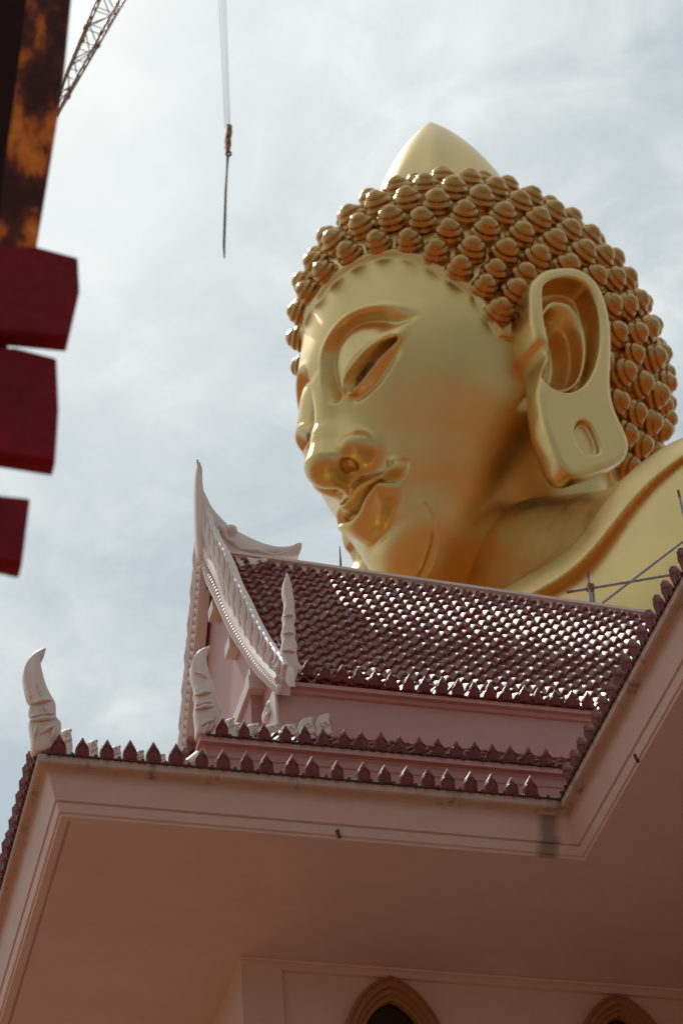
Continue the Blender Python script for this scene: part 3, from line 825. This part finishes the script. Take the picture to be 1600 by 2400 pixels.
def leaves(spots,rz):
    for (x,y,z) in spots:
        o=bpy.data.objects.new('eave_leaf',LEAF); COL.objects.link(o); o.parent=temple
        s=rng.uniform(.94,1.07)
        o.matrix_local=Matrix.Translation(Vector((x,y,z))-Vector(temple.location))@Matrix.Rotation(rz+rng.normal(0,.04),4,'Z')@Matrix.Rotation(rng.normal(0,.02),4,'Y')@Matrix.Rotation(.12,4,'X')@Matrix.Diagonal((s,1,s*rng.uniform(.97,1.05),1))
row1=[138,193,251,305,361,413,472,523,579,625,684,733,791,853,902,953,1004,1050,1103,1152,1200,1244]
leaves([(on(x,1767+(x-89)*.0895,1,YA+.01)[0],YA+.01,ZA+.005) for x in row1],0)
row2=[521,572,618,669,714,758,805,848,894,938,984,1027,1070,1115,1157,1198,1241,1282]
leaves([(on(x,1722+(x-521)*.113,1,YT2+.01)[0],YT2+.01,ZT2+.005) for x in row2],0)
row3=[721,763,802,842,878,918,960,997,1037,1075,1114,1152,1190,1231,1264,1305,1342,1382]
def eave3(x): return 20.12+.075*max(0,(8.6-x)/1.9)**2
leaves([(q[0],Y3-.10,eave3(q[0])+.01) for q in [on(x,1600+(x-721)*.13,1,Y3-.1) for x in row3]],0)
leaves([(XR+.01,y,ZA+.005) for y in np.arange(YA-.32,16.0,-.232)],-PI/2)
leaves([(XA-.0,y,ZA+.005) for y in np.arange(YA+.30,28.5,.232)],-PI/2)
leaves([(XT2,y,ZT2+.005) for y in np.arange(YT2+.35,25.2,.25)],-PI/2)
m=MB()
def gutter(a,b,d,sc_=.232):
    """scalloped tile ends along an eave"""
    a=np.array(a); b=np.array(b); L=np.linalg.norm(b-a); n=int(L/sc_)*2; u=(b-a)/L
    for k in range(n+1):
        p=a+u*(k*sc_/2); r=.026 if k%2 else .020
        m.tube([tuple(p+np.array(d)*-.035),tuple(p+np.array(d)*.12+np.array((0,0,.03)))],r,8)
    m.tube([tuple(a+np.array((0,0,.004))),tuple(b+np.array((0,0,.004)))],.017,6)
gutter((XA+.1,YA+.0,ZA+.012),(XR,YA+.0,ZA+.012),(0,1,0)); gutter((XR,YA,ZA+.012),(XR,8,ZA+.012),(1,0,0)); gutter((XA,YA+.1,ZA+.012),(XA,36,ZA+.012),(1,0,0))
gutter((XT2+.1,YT2,ZT2+.012),(12,YT2,ZT2+.012),(0,1,0))
m.build('gutter_tiles',GUTTER,temple,40)

# ---- flame finials at the eave corners
def finial(name,px,axisv,val,th,extra):
    P=[on(x,y,axisv,val) for x,y in px]; o=[i for i in range(3) if i!=axisv]
    out=crom([(p[o[0]],p[o[1]]) for p in P],3,True)
    f=MB(); f.plate(out,axisv,val-th/2,val+th/2,.010); r=f
    for (x0,y0),(x1,y1),rad_ in extra:
        a=on(x0,y0,axisv,val-th/2); b=on(x1,y1,axisv,val-th/2); md=(a+b)/2; md[axisv]-=.03
        r.tube([tuple(a),tuple(md),tuple(b)],[rad_*.6,rad_,rad_*.6],8)
    return f.build(name,WHITE,temple,50)
finial('eave_finial',[(105,1528),(84,1536),(64,1556),(55,1579),(58,1607),(66,1638),(76,1648),(69,1658),(71,1673),(76,1680),(69,1691),(74,1730),(78,1766),(112,1764),(136,1742),(141,1704),(130,1689),(128,1658),(117,1638),(105,1612),(97,1582),(93,1556),(101,1541)],1,YA+.08,.16,
   [((72,1650),(122,1640),.022),((72,1690),(130,1684),.022),((72,1680),(128,1672),.012),((95,1720),(130,1700),.02),((80,1730),(86,1700),.014),((120,1735),(128,1705),.016),((105,1655),(112,1676),.016),((88,1600),(98,1632),.012)])
finial('eave_finial',[(491,1524),(476,1528),(461,1537),(451,1552),(448,1570),(451,1593),(457,1618),(455,1629),(459,1644),(456,1662),(457,1680),(460,1705),(462,1727),(487,1724),(502,1708),(514,1680),(516,1669),(505,1646),(497,1616),(489,1593),(483,1570),(481,1547),(486,1533)],1,YT2+.06,.18,
   [((457,1630),(495,1622),.024),((457,1663),(500,1655),.024),((458,1653),(498,1645),.012),((470,1700),(500,1688),.02),((478,1720),(490,1690),.014),((505,1700),(512,1672),.012),((455,1575),(486,1590),.012)])
finial('eave_finial',[(670,1352),(664,1368),(663,1389),(668,1416),(663,1443),(665,1460),(661,1481),(663,1500),(659,1519),(656,1554),(654,1590),(661,1602),(691,1597),(695,1557),(692,1540),(693,1519),(688,1505),(690,1492),(686,1475),(690,1458),(687,1440),(687,1424),(683,1397),(678,1372)],1,Y3-.18,.16,
   [((664,1445),(686,1442),.018),((662,1486),(688,1484),.018),((660,1525),(691,1528),.02),((660,1560),(680,1580),.02),((672,1595),(690,1570),.018)])
# ridge-end ornament sweeping up to a spire, in the plane of the ridge
ch=[(463,1092),(459,1105),(457,1140),(457,1180),(458,1230),(462,1290),(470,1310),(500,1318),(560,1308),(620,1306),(672,1309),(694,1310),(702,1298),(703,1284),(692,1283),(676,1290),(645,1291),(612,1283),(575,1267),(540,1247),(512,1222),(492,1197),(482,1176),(474,1160),(471,1130),(471,1112),(467,1098)]
finial('ridge_spire',ch,1,YR-.05,.22,[((518,1232),(530,1262),.05),((530,1262),(560,1285),.04),((560,1286),(640,1300),.03),((545,1303),(600,1303),.035),((640,1302),(690,1296),.022)])
bb=MB(); c_=on(541,1243,1,YR-.16)
for i in range(1): pass
bb.tube([(c_[0],YR-.14,c_[2]),(c_[0],YR-.20,c_[2]),(c_[0],YR-.235,c_[2])],[.10,.085,.03],18); bb.build('boss',WHITE,temple,50)
# carved leaf at the head of the tiles
finial('carved_leaf',[(548,1332),(556,1318),(572,1318),(580,1310),(600,1314),(622,1312),(625,1320),(606,1328),(614,1342),(596,1336),(580,1342),(566,1340)],1,YR-.30,.10,[((556,1330),(600,1322),.02),((590,1328),(620,1316),.015)])
rod=MB(); a=on(464,1095,1,YR); b=on(463,1078,1,YR); rod.tube([tuple(a),tuple(b)],.012,6); rod.build('rod',GUTTER,temple)

# ---- bargeboards
XG=6.42
def on_g(px,x=XG): return [tuple(on(a,b,0,x)[1:]) for a,b in px]
inner=on_g([(470,1300),(472.7,1328),(482,1366),(499.5,1404),(522.5,1454),(545.4,1500),(568.4,1534.5),(599,1580.5),(629.6,1611),(650.7,1628)])
trim=on_g([(474,1262),(482,1293),(511,1351),(530,1412),(553,1458),(580,1508),(614,1554),(650.7,1592)])
outer=on_g([(466,1150),(476,1186),(494,1244),(511,1274),(528,1309),(543.5,1351),(564.6,1393),(584,1435),(607,1477),(630,1512),(660,1552)])
def resamp(P,n,k=12):
    P=crom(P,k); L=np.r_[0,np.cumsum(np.linalg.norm(np.diff(P,axis=0),axis=1))]
    s=np.linspace(0,L[-1],n); return np.stack([np.interp(s,L,P[:,0]),np.interp(s,L,P[:,1])],1)
YAP=max(inner[0][0],inner[1][0])
def barge(mirror):
    f=(lambda y: 2*YAP-y) if mirror else (lambda y:y)
    I=resamp(inner,40); T=resamp(trim,40); O=resamp(outer,40)
    m=MB()
    def strip(A,B,x0,x1):
        n=len(A); V=[]
        for a,b in zip(A,B): V+=[(x0,f(a[0]),a[1]),(x0,f(b[0]),b[1]),(x1,f(b[0]),b[1]),(x1,f(a[0]),a[1])]
        F=[(i*4+k,i*4+(k+1)%4,(i+1)*4+(k+1)%4,(i+1)*4+k) for i in range(n-1) for k in range(4)]+[(0,1,2,3),((n-1)*4+3,(n-1)*4+2,(n-1)*4+1,(n-1)*4)]
        m.add(V,F)
    M_=T*.80+O*.20
    strip(I,M_,XG+.04,XG+.15)
    strip(I*.97+T*.03,I*.85+T*.15,XG+.0,XG+.10)
    m.tube([(XG+.01,f(y),z) for y,z in T],.050,8); m.tube([(XG+.0,f(y),z) for y,z in (T*.82+I*.18)],.030,8); m.tube([(XG+.02,f(y),z) for y,z in (T*.88+O*.12)],.024,8)
    o=m.build('bargeboard',WHITE,temple,40)
    bd=MB(); B=resamp([tuple(q) for q in (I*.58+T*.42)],58)
    for j,off in ((0,.58),(1,.76)):
        B=resamp([tuple(q) for q in (I*off+T*(1-off))],54)
        for k,(y,z) in enumerate(B):
            a=k*.9
            s_=.052 if j==0 else .042
            V=[];F=[]
            for u in range(5):
                ph=PI*u/4
                for w in range(8):
                    V.append((XG+.02-s_*math.sin(ph)*abs(math.cos(2*PI*w/8)) if False else XG+.02+s_*math.cos(2*PI*w/8)*math.sin(ph),f(y)+s_*math.sin(2*PI*w/8)*math.sin(ph),z+s_*1.15*math.cos(ph)))
            for u in range(4):
                for w in range(8): F.append((u*8+w,u*8+(w+1)%8,(u+1)*8+(w+1)%8,(u+1)*8+w))
            bd.add(V,F)
    e=link('bead_row',bd.build('bead_row',WHITE,None,179,mesh_only=True)); e.parent=o
    # overlapping flame leaves climbing the upper edge
    fl=MB(); n=30; T2=resamp([tuple(q) for q in (T*.9+O*.1)],n); O2=resamp(outer,n)
    for k in range(n-1):
        t0=T2[k]; t1=T2[k+1]; o0=O2[k]; o1=O2[k+1]; dd=(t1-t0)
        up=np.array([0,np.linalg.norm(o0-t0)])
        tip=o0*.96+t0*.04+dd*.12+np.array([0,.03])
        out=[t0-dd*.2,t1+dd*.15,o1*.55+t1*.45,o1*.9+t1*.1,tip,o0*.8+t0*.2-dd*.1,o0*.4+t0*.6-dd*.25]
        out=[(f(y),z) for y,z in crom(out,2,True)]
        x0=XG+.02+.012*(k%2)
        fl.plate(out,0,x0,x0+.07,.014)
        c=(t0+t1+o0+o1)/4
        fl.tube([(x0-.012,f(t1[0]*.7+t0[0]*.3),t1[1]*.7+t0[1]*.3),(x0-.03,f(c[0]),c[1]),(x0-.008,f(tip[0]),tip[1]-.05)],[.02,.035,.012],7)
    e=link('flame_leaves',fl.build('flame_leaves',WHITE,None,35,mesh_only=True)); e.parent=o
    # pale strip along the tiles
    m2=MB(); n=40
    O3=resamp(outer,n)
    V=[]
    for y,z in O3[6:]: V+=[(XG+.07,f(y),z-.09),(XG+.145,f(y),z-.10),(XG+.145,f(y),z-.34),(XG+.07,f(y),z-.34)]
    q=len(O3)-6
    m2.add(V,[(i*4+k,i*4+(k+1)%4,(i+1)*4+(k+1)%4,(i+1)*4+k) for i in range(q-1) for k in range(4)]+[(0,1,2,3),(q*4-1,q*4-2,q*4-3,q*4-4)])
    e=link('barge_top',m2.build('barge_top',WHITE,None,40,mesh_only=True)); e.parent=o
barge(False); barge(True)
# gable wall set back behind the bargeboards, purlin ends, hall wall below with its ledge
XP=6.62
m=MB(); I=resamp(inner,24)
poly=[(y,z+.40) for y,z in I[::-1]]+[(YAP+(YAP-y)*1.22+.10,z+.45) for y,z in I[1:]]
poly=[(max(y,Y3+.1),z) for y,z in poly]; poly=[(poly[0][0],19.0)]+poly+[(poly[-1][0],19.0)]
m.plate(poly,0,XP,XP+.2); m.build('gable_wall',PLASTER_FASCIA,temple)
m=MB(); q=on(484,1592,1,25.7)
m.box((X3+.02,25.7,18.8),(8.2,29.5,q[2]-.17)); m.build('hall_wall',PLASTER_FASCIA,temple)
m=MB(); m.box((X3-.03,25.55,q[2]-.17),(8.2,29.6,q[2]+.02)); m.build('ledge',WHITE,temple)
for (x,y) in ((490,1441),(529,1527),(577,1604)):
    q=on(x,y,0,6.48); b=MB(); b.box((6.48,q[1]-.22,q[2]-.08),(XP+.05,q[1]+.06,q[2]+.10)); b.build('purlin_end',WHITE,temple)
# small bracket under the bargeboard foot
finial('bracket',[(640,1632),(648,1640),(650,1690),(622,1690),(618,1665),(628,1650)],1,Y3+.35,.20,[((630,1650),(645,1665),.03),((622,1680),(640,1660),.03)])
# ---- carved ridge blocks on the hips
def crest(name,px,y0,y1,th=.14):
    n=len(px)
    for k,(x,y,w,h) in enumerate(px):
        m=MB()
        Y=y0+(y1-y0)*k/max(n-1,1)
        a=on(x,y,1,Y); b=on(x+w,y+w*.06,1,Y); c=on(x,y-h,1,Y)
        W=b[0]-a[0]; H=c[2]-a[2]
        out=[(a[0],a[2]-.12),(b[0],a[2]-.12),(b[0],a[2]+H*.55),(b[0]-W*.10,a[2]+H*.8),(b[0]+W*.02,a[2]+H*1.05),(a[0]+W*.55,a[2]+H*1.0),(a[0]+W*.2,a[2]+H*.88),(a[0]-W*.05,a[2]+H*.5)]
        m.plate(crom(out,2,True),1,Y,Y+th,.02)
        for (u,v,rr) in ((.55,.62,.24),(.45,.20,.18),(.80,.35,.12)):
            cx,cz=a[0]+W*u,a[2]+H*v; r0=rr*W
            m.tube([(cx+r0*math.cos(t)*(1-t/9),Y-.004,cz+r0*math.sin(t)*(1-t/9)) for t in np.linspace(0,5.2,10)],.016*max(.6,H*3),6)
        m.box((a[0]-.02,Y+.01,a[2]-.16),(b[0]+.05,Y+th-.01,a[2]-.09))
        m.build(name,WHITE,temple,40)
crest('hip_crest',[(528,1708,24,28),(545,1716,30,26),(578,1722,36,30),(618,1728,38,34),(660,1733,40,40),(702,1736,38,58),(742,1742,38,72)],YT2+.25,Y3-.12)
crest('hip_crest',[(140,1745,30,40),(205,1765,26,34),(257,1772,28,28),(312,1778,28,22),(366,1783,24,18)],YA+.30,YA+1.5,.12)
m=MB(); m.tube([tuple(on(440,1790,1,YA+1.3)),tuple(on(462,1775,1,YA+1.35)),tuple(on(478,1795,1,YA+1.4))],[.05,.07,.05],8); m.build('crest_stub',WHITE,temple,60)
# ---------------------------------------------------------------- thin mast behind the ridge
STEEL,nt_,b_=newmat('galvanised_steel'); b_.inputs['Metallic'].default_value=.7; b_.inputs['Roughness'].default_value=.45
nt_.links.new(ramp(nt_,noise(nt_,12,4,.6,objco(nt_)),[(.3,(.22,.24,.26)),(.7,(.32,.34,.36))]),b_.inputs['Base Color'])
RUST,nt_,b_=newmat('rusted_end'); b_.inputs['Base Color'].default_value=(.28,.07,.04,1); b_.inputs['Roughness'].default_value=.7
m=MB(); m.tube([tuple(on(799,1345,1,29.2)),tuple(on(798,1318,1,29.2)),tuple(on(796,1281,1,29.2))],[.018,.016,.007],6)
tag(m.build('lightning_rod',GUTTER),'thin dark lightning rod standing behind the tiled roof ridge','lightning rod')
# ---------------------------------------------------------------- scaffold tubes in front of the statue's arm
YS=36.0
sf=empty('scaffold',tuple(on(1383,1500,1,YS))); tag(sf,'crossed grey scaffold tubes with rusty red ends in front of the golden arm','scaffold')
def pipe(a,b,r=.026,y0=YS,y1=YS,ends=True):
    A=on(*a,1,y0); B=on(*b,1,y1); m=MB(); m.tube([tuple(A),tuple(B)],r,10); p=link('scaffold_tube',m.build('scaffold_tube',STEEL,None,60,mesh_only=True)); p.parent=sf; p.matrix_parent_inverse=Matrix.Translation(-Vector(sf.location))
    return p,A,B
def endcap(p,A,B,t0,t1,r=.0275):
    a=A+(B-A)*t0; b=A+(B-A)*t1; m=MB(); m.tube([tuple(a),tuple(b)],r,10); e=link('tube_end',m.build('tube_end',RUST,None,60,mesh_only=True)); e.parent=p
p,A,B=pipe((1328,1388),(1640,1336)); endcap(p,A,B,-.002,.04)
p,A,B=pipe((1412,1412),(1640,1238),y0=YS+.3,y1=YS+.3)
p,A,B=pipe((1376,1341),(1386,1430),y0=YS-.06,y1=YS-.06); endcap(p,A,B,-.005,.16)
p,A,B=pipe((1387,1372),(1395,1460),y0=YS+.1,y1=YS+.1,r=.03); endcap(p,A,B,-.005,.10,.031)
p,A,B=pipe((1588,1150),(1618,1290),y0=YS+.3,y1=YS+.3); endcap(p,A,B,-.005,.12)
m=MB(); q=on(1382,1377,1,YS-.03); m.box(tuple(q-.06),tuple(q+.06)); c=link('coupler',m.build('coupler',RUST,None,mesh_only=True)); c.parent=sf; c.matrix_parent_inverse=Matrix.Translation(-Vector(sf.location))

# ---------------------------------------------------------------- crane boom and hoist
CRM,nt_,b_=newmat('crane_paint'); nt_.links.new(ramp(nt_,noise(nt_,1.5,5,.6,objco(nt_)),[(.3,(.24,.17,.12)),(.7,(.34,.26,.19))]),b_.inputs['Base Color']); b_.inputs['Roughness'].default_value=.5
YC=112.0
P0=on(128,262,1,YC); P1=on(352,-190,1,YC); P1=P0+(P1-P0)*3.0; ax=Vector(P1-P0); L=ax.length; ax.normalize()
side=ax.cross(Vector((0,1,0))).normalized(); dep=ax.cross(side).normalized()
boom=empty('crane_boom',tuple(P0)); tag(boom,'tan lattice crane boom slanting into the top left corner','crane boom')
def bp(t,i,j):
    w=(.45+1.15*min(t*4.5,1)); return Vector(P0)+ax*(L*t)+side*(w*.5*i)+dep*(w*.5*j)
def bchild(name,mb):
    e=link(name,mb.build(name,CRM,None,60,mesh_only=True)); e.parent=boom; e.matrix_parent_inverse=Matrix.Translation(-Vector(boom.location))
for i,j in ((-1,-1),(1,-1),(1,1),(-1,1)):
    m=MB(); m.tube([bp(t,i,j) for t in (0,.11,.22,.33,1)],.085,8); bchild('chord',m)
m=MB(); nb=33
for k in range(nb):
    t0,t1=k/nb,(k+1)/nb
    cs=[(-1,-1),(1,-1),(1,1),(-1,1)]
    for q in range(4):
        a,b=cs[q],cs[(q+1)%4]
        if k%2: a,b=b,a
        m.tube([bp(t0,*a),bp(t1,*b)],.04,6); m.tube([bp(t0,*a),bp(t0,*b)],.035,6)
    if k%3==1: 
        for c_ in cs: m.tube([bp(t0,*c_),bp(t0+.004,*c_)],.16,8)
bchild('lattice',m)
m=MB(); m.tube([bp(0,0,0),bp(-.007,0,0)],[.35,.2],8); bchild('boom_tip',m)
hk=empty('crane_hoist',tuple(on(533,300,1,YC))); tag(hk,'hanging crane hook block with hoist lines and a long dark sling','crane hook')
def hch(name,mb,mat,s=60):
    e=link(name,mb.build(name,mat,None,s,mesh_only=True)); e.parent=hk; e.matrix_parent_inverse=Matrix.Translation(-Vector(hk.location)); return e
CAB,nt_,b_=newmat('hoist_cable'); b_.inputs['Base Color'].default_value=(.42,.47,.52,1); b_.inputs['Roughness'].default_value=.5
for (a,b,dy) in (((511,-60),(528,300),0),((517,-60),(532,300),.3),((522,-60),(536,298),.5),((527,-60),(539,298),.2)):
    A_=on(*a,1,YC+dy); B_=on(*b,1,YC+dy); m=MB(); m.tube([tuple(B_+(A_-B_)*3.4),tuple(B_)],.020,5); hch('cable',m,CAB)
HKM,nt_,b_=newmat('hook_block_paint'); b_.inputs['Base Color'].default_value=(.30,.15,.08,1); b_.inputs['Roughness'].default_value=.5
m=MB()
out=[on(x,y,1,YC) for x,y in ((531,296),(542,298),(543,315),(540,330),(541,345),(537,356),(530,354),(529,340),(527,325),(530,312))]
m.plate([(p[0],p[2]) for p in out],1,YC-.25,YC+.25,.06); 
for (x,y,r) in ((536,306,.16),(535,322,.19),(534,338,.15)):
    c=on(x,y,1,YC); m.tube([(c[0],YC-.36,c[2]),(c[0],YC+.36,c[2])],r,14)
hch('hook_block',m,HKM)
m=MB(); c0=on(535,354,1,YC)
m.tube([tuple(on(x,y,1,YC)) for x,y in ((534,352),(540,357),(541,362),(536,366),(530,363),(529,359))],[.06,.08,.09,.09,.07,.03],8); hch('hook',m,GUTTER)
SLM,nt_,b_=newmat('sling_webbing'); b_.inputs['Base Color'].default_value=(.10,.105,.10,1); b_.inputs['Roughness'].default_value=.9
m=MB(); m.tube([tuple(on(x,y,1,YC)) for x,y in ((534,364),(532,400),(529,450),(527,520),(525,575),(526,604))],[.09,.06,.075,.085,.08,.05],8); hch('sling',m,SLM)

# ---------------------------------------------------------------- red painted gateway close to the camera, out of focus
def paint(name,stops,scale,rough):
    m,nt,b=newmat(name); P=objco(nt)
    c=ramp(nt,noise(nt,scale,5,.65,scaled(nt,P,(1.5,1,.7)),.15),stops)
    nt.links.new(c,b.inputs['Base Color']); b.inputs['Roughness'].default_value=rough; b.inputs['Specular IOR Level'].default_value=.12; bump(nt,b,noise(nt,9,5,.6,P),.5,.02); return m
RED=paint('red_paint',[(.3,(.13,.004,.012)),(.6,(.21,.006,.018)),(.8,(.15,.010,.014))],4,.55)
OCH=paint('peeling_orange',[(.42,(.045,.010,.006)),(.50,(.12,.022,.008)),(.56,(.50,.13,.012)),(.70,(.85,.30,.03))],3.2,.5)
DK=paint('shaded_side',[(.3,(.012,.006,.006)),(.7,(.03,.008,.008))],4,.8)  # shade of the post's dark face put into the colour as near-black
YG=8.2
gate=empty('painted_gateway',tuple(on(-40,1400,1,YG)[:2])+(0,)); tag(gate,'out-of-focus dark red gateway bracket with peeling orange paint at the left edge','gateway')
def gch(name,mb,mat):
    e=link(name,mb.build(name,mat,None,40,mesh_only=True)); e.parent=gate; e.matrix_parent_inverse=Matrix.Translation(-Vector(gate.location)); return e
def slab(px,y,th,bev,name,mat):
    P=[on(a,b,1,y) for a,b in px]; m=MB(); m.plate([(p[0],p[2]) for p in P],1,y,y+th,bev); return gch(name,m,mat)
slab([(70,-60),(176,-60),(168,0),(150,190),(120,380),(85,590),(-10,590),(10,400),(40,180)],YG,.06,.012,'post_face',OCH)
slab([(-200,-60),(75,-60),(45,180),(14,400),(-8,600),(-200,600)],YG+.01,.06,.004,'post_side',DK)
slab([(-250,568),(86,575),(184,602),(188,680),(163,790),(28,778),(-250,765)],YG-.10,.10,.012,'bracket_block',RED)
slab([(-250,800),(40,812),(134,838),(139,957),(131,1081),(0,1062),(-250,1050)],YG-.06,.10,.012,'bracket_block',RED)
slab([(-250,1145),(0,1157),(72,1168),(53,1320),(0,1312),(-250,1300)],YG-.02,.10,.012,'bracket_block',RED)
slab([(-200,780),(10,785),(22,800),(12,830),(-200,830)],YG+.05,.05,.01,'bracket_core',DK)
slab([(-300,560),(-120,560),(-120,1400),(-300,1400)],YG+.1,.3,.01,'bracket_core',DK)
m=MB(); q=on(-330,1000,1,YG+.2); m.box((q[0]-.35,YG,0),(q[0]+.02,YG+.4,11)); gch('gate_pillar',m,RED)
